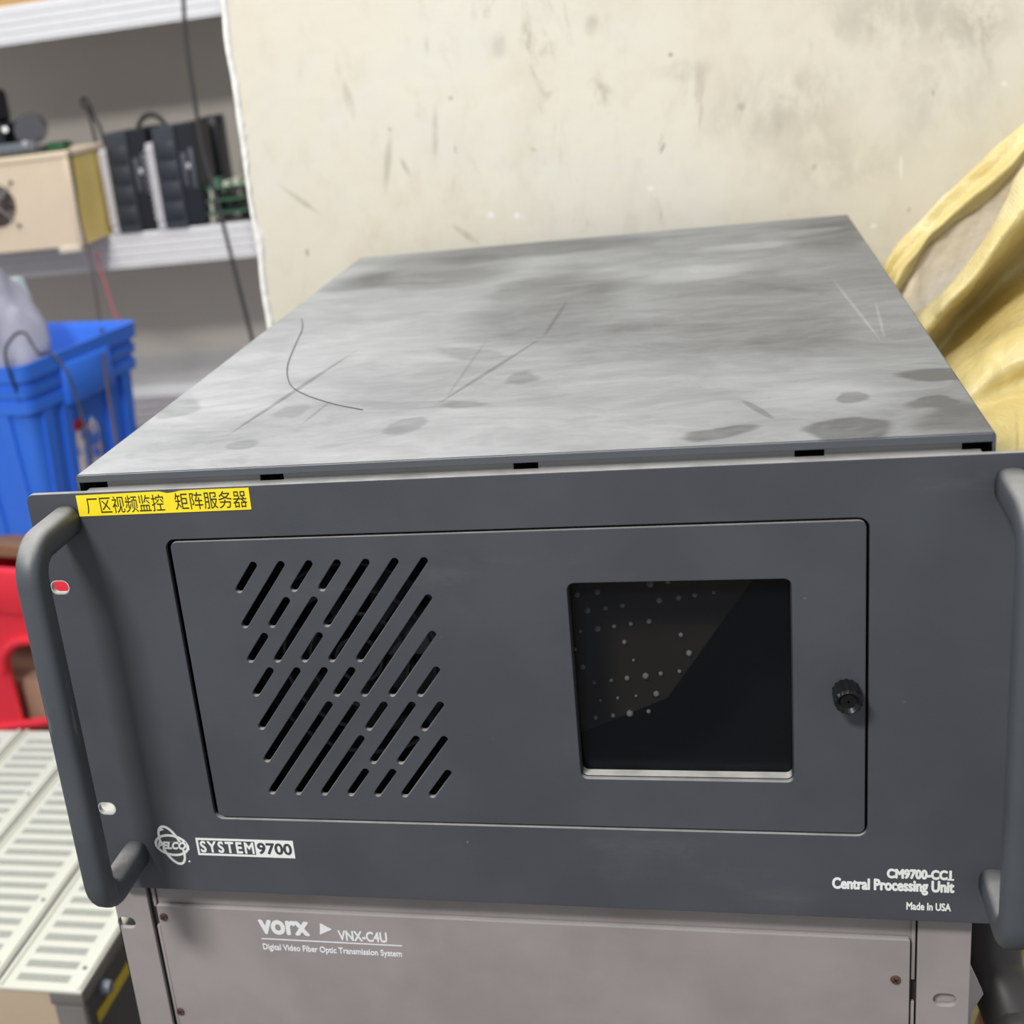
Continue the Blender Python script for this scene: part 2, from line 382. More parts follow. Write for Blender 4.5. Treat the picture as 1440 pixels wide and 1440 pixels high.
# ------------------------------------------------------------------ setting
FLOOR = -0.70
tag(box('floor', (-3.2, -2.6, FLOOR - 0.05), (2.6, 2.6, FLOOR), M_floor, base=(0, 0, FLOOR - 0.05)), 'grey concrete floor of the store room', kind='structure')
tag(box('wall_back', (-0.3155, WALL_Y, FLOOR), (2.6, WALL_Y + 0.12, 2.4), M_wall), 'stained cream plaster wall behind the dark server', kind='structure')
tag(box('wall_far', (-3.2, 2.32, FLOOR), (2.6, 2.42, 2.4), M_rackgrey), 'grey far wall behind the white shelves', kind='structure')
# torn plaster along the free end of the wall
bm = bmesh.new(); prev = None; zz = -0.3
while zz < 0.75:
    w = 0.0025 + 0.006 * max(0, noise.noise((zz * 18, 3.1, 0)) + .25) + 0.002 * random.random()
    l = 0.0018 * noise.noise((zz * 22, 9, 0))
    y0 = WALL_Y - 0.0018 - 0.0008 * random.random()
    ring = [bm.verts.new(q) for q in ((-0.3165 + l - .002, WALL_Y + .03, zz), (-0.3165 + l - .002, y0 + .001, zz), (-0.3165 + l + w * .5, y0, zz), (-0.3165 + l + w, WALL_Y + .001, zz))]
    if prev:
        for k in range(3): bm.faces.new((prev[k], prev[k + 1], ring[k + 1], ring[k]))
    prev = ring; zz += 0.006
tag(bm_obj('trim_1', bm, M_plaster), 'torn white plaster edge at the end of the cream wall', kind='structure')

# ------------------------------------------------------------------ dark rack server
srv = empty('rack_server', SRV, 'dark slate rack server with side handles and dusty top, above the grey chassis', 'server')
PX, PH, TH = 0.2346, 0.2306, 0.0032
DX0, DX1, DZ0, DZ1 = -0.1625, 0.158, 0.0471, 0.203
holes = [rrect(sx * .2264 - .0052, z - .0038, sx * .2264 + .0052, z + .0038, .0036) for sx in (-1, 1) for z in (.1805, .0504)]
fp = plate('front_panel', [rrect(-PX, 0, PX, PH, .004), rrect(DX0 - .0022, DZ0 - .0012, DX1 + .0012, DZ1 + .0014, .005)] + holes, 0, TH, M_panel, srv, bevel=.0004)
tag(fp, 'slate front panel')
for sx in (-1, 1):                                     # bare metal lining of the four bolt slots
    for z in (.1805, .0504):
        plate('slot_rim', [rrect(sx * .2264 - .0052, z - .0038, sx * .2264 + .0052, z + .0038, .0036), rrect(sx * .2264 - .0047, z - .0033, sx * .2264 + .0047, z + .0033, .0031)], .0002, TH - .0002, M_bare, srv)
# door with cut vent slots and a window
slots = []
PXC, PZR, H1 = .01412, .0190, .0125
lines = {1: [(1, 1)], 2: [(1, 2)], 3: [(1, 1), (2, 2), (3, 3)], 4: [(1, 1), (2, 3), (4, 4)], 5: [(1, 2), (3, 3), (4, 5)], 6: [(1, 3), (4, 6)],
         7: [(1, 3), (4, 4), (5, 7)], 8: [(2, 4), (5, 7)], 9: [(3, 4), (5, 5), (6, 7)], 10: [(4, 4), (5, 6), (7, 7)], 11: [(5, 5), (6, 6), (7, 7)], 12: [(6, 7)], 13: [(7, 7)]}
for k, segs in lines.items():
    for r0, r1 in segs:
        xt = -.1211 + (k - 1 - (r0 - 1)) * PXC; zt = .1896 - (r0 - 1) * PZR
        dz = (r1 - r0) * PZR + H1; dx = dz * (PXC / PZR)
        slots.append(capsule((xt, zt), (xt - dx, zt - dz), .0018))
WX0, WX1, WZ0, WZ1 = .0290, .1272, .0738, .1766
door = plate('door', [rrect(DX0, DZ0, DX1, DZ1, .0035), rrect(WX0, WZ0, WX1, WZ1, .0035)] + slots, .0004, .0034, M_panel, srv, bevel=.0004)
tag(door, 'hinged front door with slanted vent slots and a window')
plate('window_frame', [rrect(WX0 - .003, WZ0 - .003, WX1 + .003, WZ1 + .003, .004), rrect(WX0 + .0003, WZ0 + .0003, WX1 - .0003, WZ1 - .0003, .0033)], .0034, .0090, dusty('window_frame_lit_ledge', (46, 48, 52), dust=(205, 203, 196), amount=1.0), door)  # light on the lower ledge is painted in as pale upward faces
# dark glass: reflects a little, lets a little through
s = NT('smoked_glass'); s.b.inputs['Base Color'].default_value = (0.004, 0.006, 0.009, 1); s.b.inputs['Roughness'].default_value = 0.06
s.b.inputs['Alpha'].default_value = 0.40; s.b.inputs['Specular IOR Level'].default_value = 0.35
sm = s.rng(s.noise(s.coords(), 22, 4), .45, .75, .05, .16); s.l(sm, s.b.inputs['Roughness'])
M_glass = s.m
box('window_pane', (WX0 - .002, .0091, WZ0 - .002), (WX1 + .002, .0111, WZ1 + .002), M_glass, door)
# room reflection in the pane, modelled as an added plate with bright dots
M_refl = plain('brown_reflection', (86, 78, 68), .6); M_refldot = plain('bright_reflection_dots', (225, 228, 226), .4)
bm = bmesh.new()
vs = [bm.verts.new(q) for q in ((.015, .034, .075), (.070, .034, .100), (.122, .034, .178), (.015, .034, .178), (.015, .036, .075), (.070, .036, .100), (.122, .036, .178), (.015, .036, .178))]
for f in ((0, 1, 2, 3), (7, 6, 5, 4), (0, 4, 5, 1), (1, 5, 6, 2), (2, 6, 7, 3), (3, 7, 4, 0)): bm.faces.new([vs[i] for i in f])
bm_obj('reflection_plate', bm, M_refl, door)
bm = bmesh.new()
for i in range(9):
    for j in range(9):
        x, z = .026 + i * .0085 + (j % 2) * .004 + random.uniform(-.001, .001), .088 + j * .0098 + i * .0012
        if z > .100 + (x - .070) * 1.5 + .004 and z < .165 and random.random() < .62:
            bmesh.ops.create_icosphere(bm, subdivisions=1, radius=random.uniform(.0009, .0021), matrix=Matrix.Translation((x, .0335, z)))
tag(bm_obj('reflection_dots', bm, M_refldot, door, smooth=True), kind='stuff')
# knurled thumb screw
kx, kz = .1498, .1215
bm = bmesh.new(); pts = 28; ya, yb = -.0105, .0004
ra = [bm.verts.new((kx + (.0062 if k % 2 else .0057) * math.cos(2 * math.pi * k / pts), yb, kz + (.0062 if k % 2 else .0057) * math.sin(2 * math.pi * k / pts))) for k in range(pts)]
rb = [bm.verts.new((v.co.x, ya, v.co.z)) for v in ra]
rc = [bm.verts.new((kx + .0049 * math.cos(2 * math.pi * k / pts), ya - .0012, kz + .0049 * math.sin(2 * math.pi * k / pts))) for k in range(pts)]
rd = [bm.verts.new((kx + .0033 * math.cos(2 * math.pi * k / pts), ya + .0004, kz + .0033 * math.sin(2 * math.pi * k / pts))) for k in range(pts)]
for A, B in ((ra, rb), (rb, rc), (rc, rd)):
    for k in range(pts): bm.faces.new((A[k], A[(k + 1) % pts], B[(k + 1) % pts], B[k]))
bm.faces.new(rd); bm.faces.new(ra[::-1])
for a in (.6, .6 + math.pi / 2):                       # crossed recess
    d = Vector((math.cos(a), 0, math.sin(a))); n = Vector((-d.z, 0, d.x)) * .0005
    c0 = Vector((kx, ya + .0001, kz)); q = [bm.verts.new(c0 + d * .0026 * i + n * j) for i, j in ((-1, -1), (1, -1), (1, 1), (-1, 1))]; bm.faces.new(q)
tag(bm_obj('thumb_screw', bm, plain('black_knurled_screw', (22, 22, 24), .28, .3), door), 'black knurled thumb screw')
# side handles
for sx in (-1, 1):
    hx, yb, r = sx * .2140, -.0455, .015
    zt, zb = .2165, .0225
    path = [(hx, 0.001, zt), (hx, -.012, zt), (hx, yb + r, zt)]
    for i in range(1, 9): a = math.pi / 2 * i / 8; path.append((hx, yb + r - r * math.sin(a), zt - r + r * math.cos(a)))
    for i in range(1, 8): path.append((hx, yb, zt - r + (zb - zt + 2 * r) * i / 8))
    for i in range(0, 9): a = math.pi / 2 * i / 8; path.append((hx, yb + r - r * math.cos(a), zb + r - r * math.sin(a)))
    path += [(hx, -.012, zb), (hx, .001, zb)]
    tube('handle', path, .008, M_handle, srv, n=24, flat=(.0067, .0078), sub=0)
# cover: folded sheet, open at the front, with a short lip
CXH, CZB, CY0, CY1 = .2085, .004, .0060, .619
outer = [(-CXH, CZB), (-CXH, ZC - .0016), (-CXH + .0005, ZC - .0005), (-CXH + .0016, ZC), (CXH - .0016, ZC), (CXH - .0005, ZC - .0005), (CXH, ZC - .0016), (CXH, CZB),
         (CXH - .0014, CZB), (CXH - .0014, ZC - .0014), (-CXH + .0014, ZC - .0014), (-CXH + .0014, CZB)]
me = plate_mesh([outer], CY0, CY1)
bm = bmesh.new(); bm.from_mesh(me)
add_box(bm, (-CXH + .001, CY0 - .0004, ZC - .0042), (CXH - .001, CY0 + .0010, ZC - .0004), .0004)
cover = bm_obj('top_cover', bm, M_cover, srv)
tag(cover, 'dusty dark metal top cover with wiped marks')
# inner tray below the cover: floor, back, divider and the notched flange behind the lip
bm = bmesh.new()
add_box(bm, (-.206, TH, .003), (.206, .617, .006)); add_box(bm, (-.206, .613, .006), (.206, .617, .235))
add_box(bm, (-.206, .075, .006), (.206, .077, .2335)); add_box(bm, (-.206, TH + .0002, .006), (-.1665, .0052, .228)); add_box(bm, (.1625, TH + .0002, .006), (.206, .0052, .228))
add_box(bm, (-.1665, TH + .0002, .2075), (.1625, .0052, .2284)); add_box(bm, (-.1665, TH + .0002, .006), (.1625, .0052, .0425))
bm_obj('inner_tray', bm, M_inner, srv)
edges = [(-.1938, -.1139), (-.1021, .0080), (.0192, .1296), (.1417, .1961)]
for a, b in edges:
    box('flange', (a, .0092, .2290), (b, .0112, .2357), M_flange, srv, .0003)
box('panel_fold', (-.2030, TH - .0002, .2284), (.2030, .0082, .2303), M_panel, srv, .0003)
# cooling fan behind the vent slots
bm = bmesh.new()
for rr in (.012, .026, .040, .054):
    ring = [(-.083 + rr * math.cos(t * math.pi / 16), .030, .124 + rr * math.sin(t * math.pi / 16)) for t in range(33)]
    add_tube(bm, ring, .0011, 6)
for a in range(7):
    c, s_ = math.cos(a * math.tau / 7), math.sin(a * math.tau / 7); c2, s2 = math.cos(a * math.tau / 7 + .6), math.sin(a * math.tau / 7 + .6)
    q = [bm.verts.new((-.083 + R_ * cc, yy, .124 + R_ * ss)) for R_, cc, ss, yy in ((.014, c, s_, .036), (.052, c, s_, .036), (.052, c2, s2, .050), (.014, c2, s2, .050))]; bm.faces.new(q)
bm_obj('cooling_fan', bm, plain('dark_fan_metal', (70, 74, 76), .4, .3), srv)
# yellow label tape with its printing
lab = [(-.2072, .2184), (-.1172, .2187), (-.1170, .2296), (-.143, .2297), (-.152, .2296), (-.1555, .2289), (-.159, .2286), (-.163, .2296), (-.2071, .2293)]
yl = plate('yellow_label', [lab], -.0004, -.00002, M_yellow, srv)
tag(yl, 'yellow label tape with dark Chinese lettering')
text('lettering', '厂区视频监控', -.2024, .2196, -.1612, .2283, -.0004, M_ink, yl, thick=.00012)
text('lettering', '矩阵服务器', -.1555, .2199, -.1187, .2286, -.0004, M_ink, yl, thick=.00012)
# printed marks on the panel
lz, lx = .0285, -.1925
logo = []
def ring(cx, cz, rx, rz, rot, w):
    return [ell(cx, cz, rx, rz, rot), ell(cx, cz, rx - w, rz - w, rot)]
r1 = plate_mesh(ring(lx, lz, .0098, .0068, -.12, .0014), -.0002, -.00001)
r2 = plate_mesh(ring(lx, lz, .0128, .0062, -1.25, .0014), -.00025, -.00001)
bm = bmesh.new(); bm.from_mesh(r1); bm.from_mesh(r2)
for cx_, cz_, a in ((lx - .0046, lz + .0098, 3.9), (lx + .0092, lz - .0012, -1.2)):
    q = [bm.verts.new((cx_ + .0019 * math.cos(a + t), -.0003, cz_ + .0019 * math.sin(a + t))) for t in (0, 2.3, -2.3)]
    bm.faces.new(q)
bmesh.ops.create_circle(bm, cap_ends=True, radius=.0006, segments=10, matrix=Matrix.Translation((lx + .0086, -.0003, lz - .0098)) @ Matrix.Rotation(math.pi / 2, 4, 'X'))
emblem = bm_obj('emblem', bm, M_print, srv); tag(emblem, 'white crossed-ring emblem')
plate('emblem_band', [[(lx - .0084, lz - .0022), (lx + .0080, lz - .0022), (lx + .0086, lz + .0022), (lx - .0078, lz + .0022)]], -.0003, -.00001, M_panel, emblem)
text('lettering', 'PELCO', lx - .0080, lz - .0021, lx + .0082, lz + .0021, -.0003, M_print, emblem, bold=.00028, shear=.3, thick=.0002)
sx0, sx1, sz0, sz1 = -.1780, -.1233, .0229, .0336
badge = plate('name_badge', [[(sx0, sz0), (sx1, sz0), (sx1, sz1), (sx0, sz1)], [(sx0 + .0012, sz0 + .0012), (-.1448, sz0 + .0012), (-.1448, sz1 - .0012), (sx0 + .0012, sz1 - .0012)]], -.0002, -.00001, M_print, srv)
text('lettering', 'SYSTEM', sx0 + .0022, sz0 + .0020, -.1458, sz1 - .0020, -.00001, M_print, badge, bold=.00022, spacing=1.25, thick=.0002)
text('lettering', '9700', -.1434, sz0 + .0022, -.1247, sz1 - .0020, -.0002, M_darkprint, badge, bold=.0003, thick=.0001)
text('lettering', 'CM9700-CC1', .1680, .0237, .1955, .0284, -.00001, M_print, srv, bold=.00032, thick=.0002)
text('lettering', 'Central Processing Unit', .1438, .0149, .1968, .0226, -.00001, M_print, srv, bold=.0003, thick=.0002)
plate('lettering', [[(.1940, .0233), (.1968, .0233), (.1968, .0241), (.1940, .0241)]], -.0002, -.00001, M_print, srv)
text('lettering', 'Made In USA', .1766, .0064, .1958, .0104, -.00001, M_print, srv, bold=.00012, thick=.0002)

# hair lying on the cover
hp = [PZ(u, v, ZC + .0006) for u, v in ((424, 448), (425, 462), (415, 485), (404, 515), (408, 540), (430, 555), (470, 568), (510, 576))]
tag(tube('thread', hp, .00022, plain('dark_thread', (70, 68, 66), .7), base=(hp[3].x, hp[3].y, ZC), n=5), 'thin dark curved thread lying on the dusty cover', 'thread')

# ------------------------------------------------------------------ grey chassis below
LY = 0.012
gr = empty('fiber_chassis', (-.017, .30, -.196), 'warm grey rack chassis with white lettering, directly below the dark server', 'chassis')
GX0, GX1 = -.2411, .2075
GZ0, GZ1 = -.196, -.0012
L1, C0, C1, R0 = -.2200, -.2150, .1802, .1836
def flange(x0, x1, hx, moon):
    hl = [rrect(hx - .0052, z - .0036, hx + .0052, z + .0036, .0035) for z in (-.0330 if not moon else -.0545, -.165)]
    return plate('mounting_flange', [rrect(x0, GZ0, x1, GZ1, .0015)] + hl, LY, LY + .003, M_grey, gr, bevel=.0005)
flange(GX0, L1, -.2358, False); flange(R0, GX1, .1965, True)
CT = -.0195
plate('front_plate', [rrect(C0, GZ0, C1, CT, .0012)], LY - .001, LY + .0025, M_grey, gr, bevel=.0005)
box('top_header', (C0, LY + .003, CT - .004), (C1 + .001, LY + .006, GZ1), M_grey, gr)
bm = bmesh.new()
add_box(bm, (GX0 + .012, LY + .0062, GZ0), (GX1 - .012, .52, GZ1 - .0002))
bm_obj('body', bm, M_grey, gr)
for x0, x1 in ((L1 - .0005, C0 + .0005), (C1 - .0005, R0 + .0005)): box('groove_shade', (x0, LY + .0042, GZ0), (x1, LY + .0061, GZ1 - .001), M_gapshade, gr)  # added dark strips paint the shade between flanges and front plate
box('slot_backing', (.186, LY + .0032, -.075), (.2065, LY + .0060, -.040), M_grey, gr)
for x, z0, z1 in ((-.2172, -.125, -.035), (.1819, -.0445, -.004), (.1819, -.12, -.058), (-.2166, -.022, -.006)):
    box('rail_strip', (x - .0009, LY + .0015, z0), (x + .0009, LY + .004, z1), M_grey, gr, .0003)
for x, z in ((C0 + .0035, -.0268), (C0 + .0020, -.0925), (C1 - .0065, -.0430), (C1 - .0065, -.150)):
    bm = bmesh.new(); add_cyl(bm, (x, LY - .0014, z), (0, -1, 0), .0026, .0014, 18, .0021)
    sc = bm_obj('screw', bm, M_screw, gr, angle=.5)
    bm = bmesh.new()
    for a in (.5, 2.07): 
        d = Vector((math.cos(a), 0, math.sin(a))) * .0017; n = Vector((-d.z, 0, d.x)) * .2
        c0 = Vector((x, LY - .00215, z)); bm.faces.new([bm.verts.new(c0 + q) for q in (-d - n, d - n, d + n, -d + n)])
    bm_obj('cross_recess', bm, M_inner, sc)
def GP(u, v): return PY(u, v, LY - .001)
def gtext(body, a, b, h, **kw):
    p, q = GP(*a), GP(*b); z = (p.z + q.z) / 2
    return text('lettering', body, p.x, z, q.x, z + h, LY - .00102, M_whiteink, gr, **kw)
gtext('vorx', (367, 1311), (435, 1316), .0084, bold=.0006)
gtext('VNX-C4U', (477, 1321), (545, 1326), .0062, bold=.0002)
gtext('Digital Video Fiber Optic Transmission System', (371, 1335), (566, 1350), .0050, bold=.00012)
a, b = GP(450, 1298), GP(450, 1314)
plate('printed_triangle', [[(a.x, a.z), (a.x + .0062, (a.z + b.z) / 2), (b.x, b.z)]], LY - .00125, LY - .00102, M_whiteink, gr)
a, b = GP(368, 1319), GP(566, 1332)
plate('printed_line', [[(a.x, (a.z + b.z) / 2), (b.x, (a.z + b.z) / 2), (b.x, (a.z + b.z) / 2 + .0006), (a.x, (a.z + b.z) / 2 + .0006)]], LY - .00125, LY - .00102, M_whiteink, gr)
# bench that carries the stack (below the frame)
bt = empty('steel_bench', (-.017, .32, FLOOR), 'low grey steel bench under the grey chassis', 'bench')
M_bench = plain('bench_steel', (90, 92, 95), .5)
box('bench_top', (-.25, .02, -.226), (.215, .62, -.196), M_bench, bt, .003)
for x in (-.24, .175):
    for y in (.03, .58): box('leg', (x, y, FLOOR), (x + .03, y + .03, -.226), M_bench, bt, .002)

# ------------------------------------------------------------------ storage rack with white ribbed beams
rack = empty('storage_rack', (-1.3, 2.1, FLOOR), 'white steel storage rack with ribbed shelf beams, left of the cream wall', 'rack')
SY0, SY1, SX0, SX1 = 1.90, 2.30, -2.3, -0.60
for zt in (0.566, 0.130, -0.195):
    bm = bmesh.new(); add_box(bm, (SX0, SY0 + .012, zt - .014), (SX1, SY1, zt))
    sh = bm_obj('shelf', bm, M_shelf, rack)
    prof = [(SY0 + .014, zt), (SY0 + .002, zt), (SY0, zt - .003)]
    for k in range(4):
        z = zt - .006 - k * .0155
        prof += [(SY0, z), (SY0, z - .010), (SY0 + .0028, z - .0118), (SY0 + .0028, z - .0142)]
    prof += [(SY0, zt - .0675), (SY0 + .014, zt - .0675)]
    bm = bmesh.new(); A = [bm.verts.new((SX0, y, z)) for y, z in prof]; B = [bm.verts.new((SX1, y, z)) for y, z in prof]
    for i in range(len(prof)): j = (i + 1) % len(prof); bm.faces.new((A[i], A[j], B[j], B[i]))
    bm.faces.new(A[::-1]); bm.faces.new(B)
    bm_obj('shelf_beam', bm, M_shelf, rack)
for x in (SX0, SX1 - .04):
    for y in (SY0 + .02, SY1 - .04): box('upright', (x, y, FLOOR), (x + .04, y + .04, 1.1), M_shelf, rack)
box('back_panel', (SX0, SY1 - .004, FLOOR + .02), (SX1, SY1 + .002, 1.1), plain('grey_rack_back', (206, 199, 191), .6, var=.05, scale=3), rack)

# cream box with a fan opening on the middle shelf
M_cream = plain('cream_painted_steel', (232, 212, 184), .5, var=.03); M_zinc = plain('yellow_zinc_side', (240, 214, 126), .4, var=.10, scale=12)
cb = empty('power_supply_box', (-1.25, 1.86, .13), 'cream metal box with round fan opening on the middle shelf', 'box')
BX1, BX0, BY0, BY1, BZ0, BZ1 = -1.030, -1.55, 1.775, 1.94, .1305, .302
fcx, fcz = PY(-5, 290, BY0).x, PY(-5, 290, BY0).z
plate('front', [rrect(BX0, BZ0, BX1, BZ1 - .012, .002), ell(fcx, fcz, .040, .040)], BY0, BY0 + .003, M_cream, cb)
bm = bmesh.new(); add_box(bm, (BX0, BY0 - .002, BZ1 - .012), (BX1 + .002, BY1, BZ1), .003); bm_obj('lid', bm, M_cream, cb)
bm = bmesh.new(); add_box(bm, (BX0, BY0 + .003, BZ0), (BX0 + .002, BY1, BZ1 - .012)); add_box(bm, (BX0, BY1 - .003, BZ0), (BX1, BY1, BZ1 - .012)); add_box(bm, (BX0, BY0 + .003, BZ0), (BX1 - .003, BY1 - .003, BZ0 + .003)); bm_obj('case', bm, M_cream, cb)
box('side_panel', (BX1 - .002, BY0 + .003, BZ0), (BX1, BY1, BZ1 - .012), M_zinc, cb)
box('corner_strip', (BX1 - .010, BY0 - .0015, BZ0), (BX1 + .0006, BY0 + .004, BZ1 - .012), M_cream, cb, .001)
box('foot', (BX1 - .05, BY0 - .004, BZ0 - .012), (BX1 - .005, BY0 + .02, BZ0), plain('cream_foot', (225, 215, 200), .6), cb, .002)
bm = bmesh.new()
for a in range(7):
    t = a * math.tau / 7
    q = [bm.verts.new((fcx + R_ * math.cos(t + o), y, fcz + R_ * math.sin(t + o))) for R_, o, y in ((.010, 0, BY0 + .012), (.037, -.1, BY0 + .010), (.037, .55, BY0 + .024), (.010, .6, BY0 + .024))]; bm.faces.new(q)
add_cyl(bm, (fcx, BY0 + .014, fcz), (0, 1, 0), .013, .014)
bm_obj('fan', bm, plain('brown_fan', (96, 74, 66), .5), cb)
bm = bmesh.new()
for rr in (.016, .027, .037): add_tube(bm, [(fcx + rr * math.cos(t * math.pi / 14), BY0 - .003, fcz + rr * math.sin(t * math.pi / 14)) for t in range(29)], .0011, 6)
for a in (.8, 2.37): add_tube(bm, [(fcx - .046 * math.cos(a), BY0 - .002, fcz - .046 * math.sin(a)), (fcx + .046 * math.cos(a), BY0 - .002, fcz + .046 * math.sin(a))], .0014, 6)
bm_obj('fan_guard', bm, plain('fan_guard_wire', (150, 145, 140), .3, .6), cb)
for a in (math.pi / 4, -math.pi / 4):
    bm = bmesh.new(); add_cyl(bm, (fcx + .056 * math.cos(a), BY0 - .001, fcz + .056 * math.sin(a)), (0, 1, 0), .004, .003, 12); bm_obj('screw', bm, plain('steel_screw', (120, 110, 100), .4, .5), cb)

# dark controller modules
M_mod = plain('slate_module_plastic', (62, 66, 76), .45, var=.06); M_modk = plain('black_module_plastic', (26, 30, 38), .4)
M_bar = plain('grey_module_bar', (86, 90, 98), .5); M_fin = plain('pale_bracket', (214, 212, 218), .5)
def module(x, lab, tilt):
    m = empty('controller_module', (x + .052, 1.93, .1305), lab, 'module', 'dark controller modules on the middle shelf')
    z0, z1, y0, y1 = .1305, .318, 1.895, 1.99
    bm = bmesh.new(); add_box(bm, (x + .017, y0, z0), (x + .062, y1, z1), .002); bm_obj('body', bm, M_mod, m)
    bm = bmesh.new(); add_box(bm, (x + .062, y0 + .004, z0 + .002), (x + .100, y1, z1 + .002), .002); bm_obj('terminal_block', bm, M_modk, m)
    for dx, z_0, z_1 in ((.068, .205, .268), (.084, .200, .275)): box('terminal_bar', (x + dx, y0 + .001, z_0), (x + dx + .009, y0 + .005, z_1), M_bar, m, .0008)
    box('tab', (x + .078, y0 - .001, .238), (x + .084, y0 + .004, .248), M_fin, m, .0006)
    bm = bmesh.new(); add_box(bm, (x, y0 + .002, z0), (x + .015, y0 + .03, .292), .0008)
    for k in range(12): add_box(bm, (x - .002, y0 + .0, .150 + k * .0115), (x + .0155, y0 + .003, .1555 + k * .0115))
    bm_obj('finned_bracket', bm, M_fin, m)
    for k in range(4): box('cover_plate', (x + .020, y0 - .0015, .145 + k * .038), (x + .058, y0 + .001, .177 + k * .038), plain('module_cover_plate', (50, 54, 63), .4), m, .0006)
    return m
module(-1.022, 'dark controller module with pale finned bracket, next to the cream box', 0)
module(-.925, 'dark controller module with pale finned bracket, next to the green circuit boards', 0)
bk = box('adapter_block', (-.856, 2.02, .1305), (-.822, 2.08, .322), M_modk, bevel=.003, base=(-.83, 2.05, .1305))
tag(bk, 'narrow black upright block behind the green circuit boards', 'block')
# green boards
M_pcb = plain('green_circuit_board', (86, 132, 104), .4, var=.15, scale=60); M_comp = plain('pale_component', (206, 206, 190), .5); M_chip = plain('dark_chip', (34, 40, 40), .4)
for k, t in enumerate(('lowest of the stacked green circuit boards on the middle shelf', 'middle one of the stacked green circuit boards on the middle shelf', 'topmost of the stacked green circuit boards on the middle shelf')):
    z = .1305 + k * .0235; x0 = -.822 + k * .003
    pc = empty('circuit_board', (x0 + .05, 1.93, z), t, 'circuit board', 'green circuit boards on the middle shelf')
    box('board', (x0, 1.895, z + .019), (x0 + .115, 2.0, z + .0215), M_pcb, pc)
    for i in range(7):
        cx = x0 + .008 + i * .0155; h = random.uniform(.004, .018)
        box('component', (cx, 1.898 + random.uniform(0, .05), z + .0190 - h), (cx + random.uniform(.005, .010), 1.915 + random.uniform(.05, .06), z + .0190), random.choice((M_comp, M_chip, M_chip)), pc)
    for i in (0, 1): box('spacer', (x0 + .004 + i * .10, 1.900, z), (x0 + .010 + i * .10, 1.906, z + .019), M_comp, pc)
    if k == 2:
        for i in range(5):
            cx = x0 + .012 + i * .021; h = random.uniform(.006, .02)
            box('component', (cx, 1.90, z + .0215), (cx + .012, 1.935, z + .0215 + h), random.choice((M_comp, M_pcb, M_comp)), pc)
bm = bmesh.new(); add_cyl(bm, (-.728, 1.935, .2205), (0, 0, 1), .012, .030, 20); add_cyl(bm, (-.728, 1.935, .2375), (0, 0, 1), .007, .006, 16)
tag(bm_obj('yellow_capacitor', bm, plain('yellow_sleeve', (206, 200, 110), .4), base=(-.728, 1.935, .2055), angle=.6), 'small yellow cylinder standing on the green circuit boards', 'capacitor')

# gear piled on the cream box
gd = empty('metal_tray', (-1.20, 1.86, .302), 'dark silver metal tray lying on the cream box', 'tray')
M_chrome = plain('dull_chrome', (150, 156, 164), .25, .8); M_dk = plain('navy_black_plastic', (20, 24, 34), .35)
bm = bmesh.new(); add_box(bm, (-1.42, 1.79, .302), (-1.085, 1.93, .310), .002); bm_obj('bottom', bm, plain('dark_grey_steel', (88, 86, 84), .4, .5), gd)
bm = bmesh.new(); add_box(bm, (-1.42, 1.792, .310), (-1.098, 1.80, .326), .002); bm_obj('front_rail', bm, M_chrome, gd)
for x in (-1.19, -1.115): 
    bm = bmesh.new(); add_cyl(bm, (x, 1.79, .323), (0, 1, 0), .005, .006, 12); bm_obj('rivet', bm, M_bare, gd)
dc = empty('black_device', (-1.23, 1.87, .310), 'black camera-like device with round lens on the metal tray', 'device')
bm = bmesh.new(); add_box(bm, (-1.40, 1.81, .3105), (-1.165, 1.92, .362), .006); bm_obj('body', bm, M_dk, dc)
bm = bmesh.new(); add_box(bm, (-1.40, 1.83, .360), (-1.186, 1.90, .425), .012); bm_obj('hood', bm, M_dk, dc)
bm = bmesh.new(); add_cyl(bm, (-1.128, 1.85, .345), (.3, -1, 0), .028, .05, 28); bm_obj('lens', bm, plain('grey_lens', (92, 92, 98), .2, .2), dc, angle=.6)
bm = bmesh.new(); add_cyl(bm, (-1.160, 1.81, .350), (.3, -1, .3), .005, .01, 14); bm_obj('knob', bm, M_bare, dc)
gp = box('green_connector', (-1.080, 1.80, .3022), (-1.045, 1.83, .318), plain('green_plastic', (30, 84, 52), .4), bevel=.002, base=(-1.06, 1.815, .3022)); tag(gp, 'small green connector lying on the cream box', 'connector')
# loop of cable and coil behind the modules
M_cable = plain('dark_grey_cable', (58, 56, 56), .5)
lp = [PY(u, v, 1.97) for u, v in ((138, 192), (128, 170), (118, 150), (115, 141), (119, 138), (124, 144), (134, 168), (144, 190), (150, 215))]; lp[-1].z = .16; lp[0].z = min(lp[0].z, .31)
tag(tube('cable_loop', [(lp[0].x, 1.97, .1345)] + lp[1:-1] + [(lp[-1].x + .01, 1.99, .1345)], .0032, M_cable, base=(lp[0].x, 1.97, .1305)), 'dark cable standing in a narrow loop behind the cream box', 'cable')
cp = [(-.955 + .032 * math.cos(t), 2.02, .2985 + .040 * math.sin(t)) for t in [math.pi * k / 8 for k in range(0, 9)]]
cp = [(-.923, 2.02, .1345)] + cp + [(-.987, 2.02, .1345)]
tag(tube('cable_coil', cp, .005, M_cable, base=(-.955, 2.02, .1305)), 'dark cable arching up behind the black module tops', 'cable')
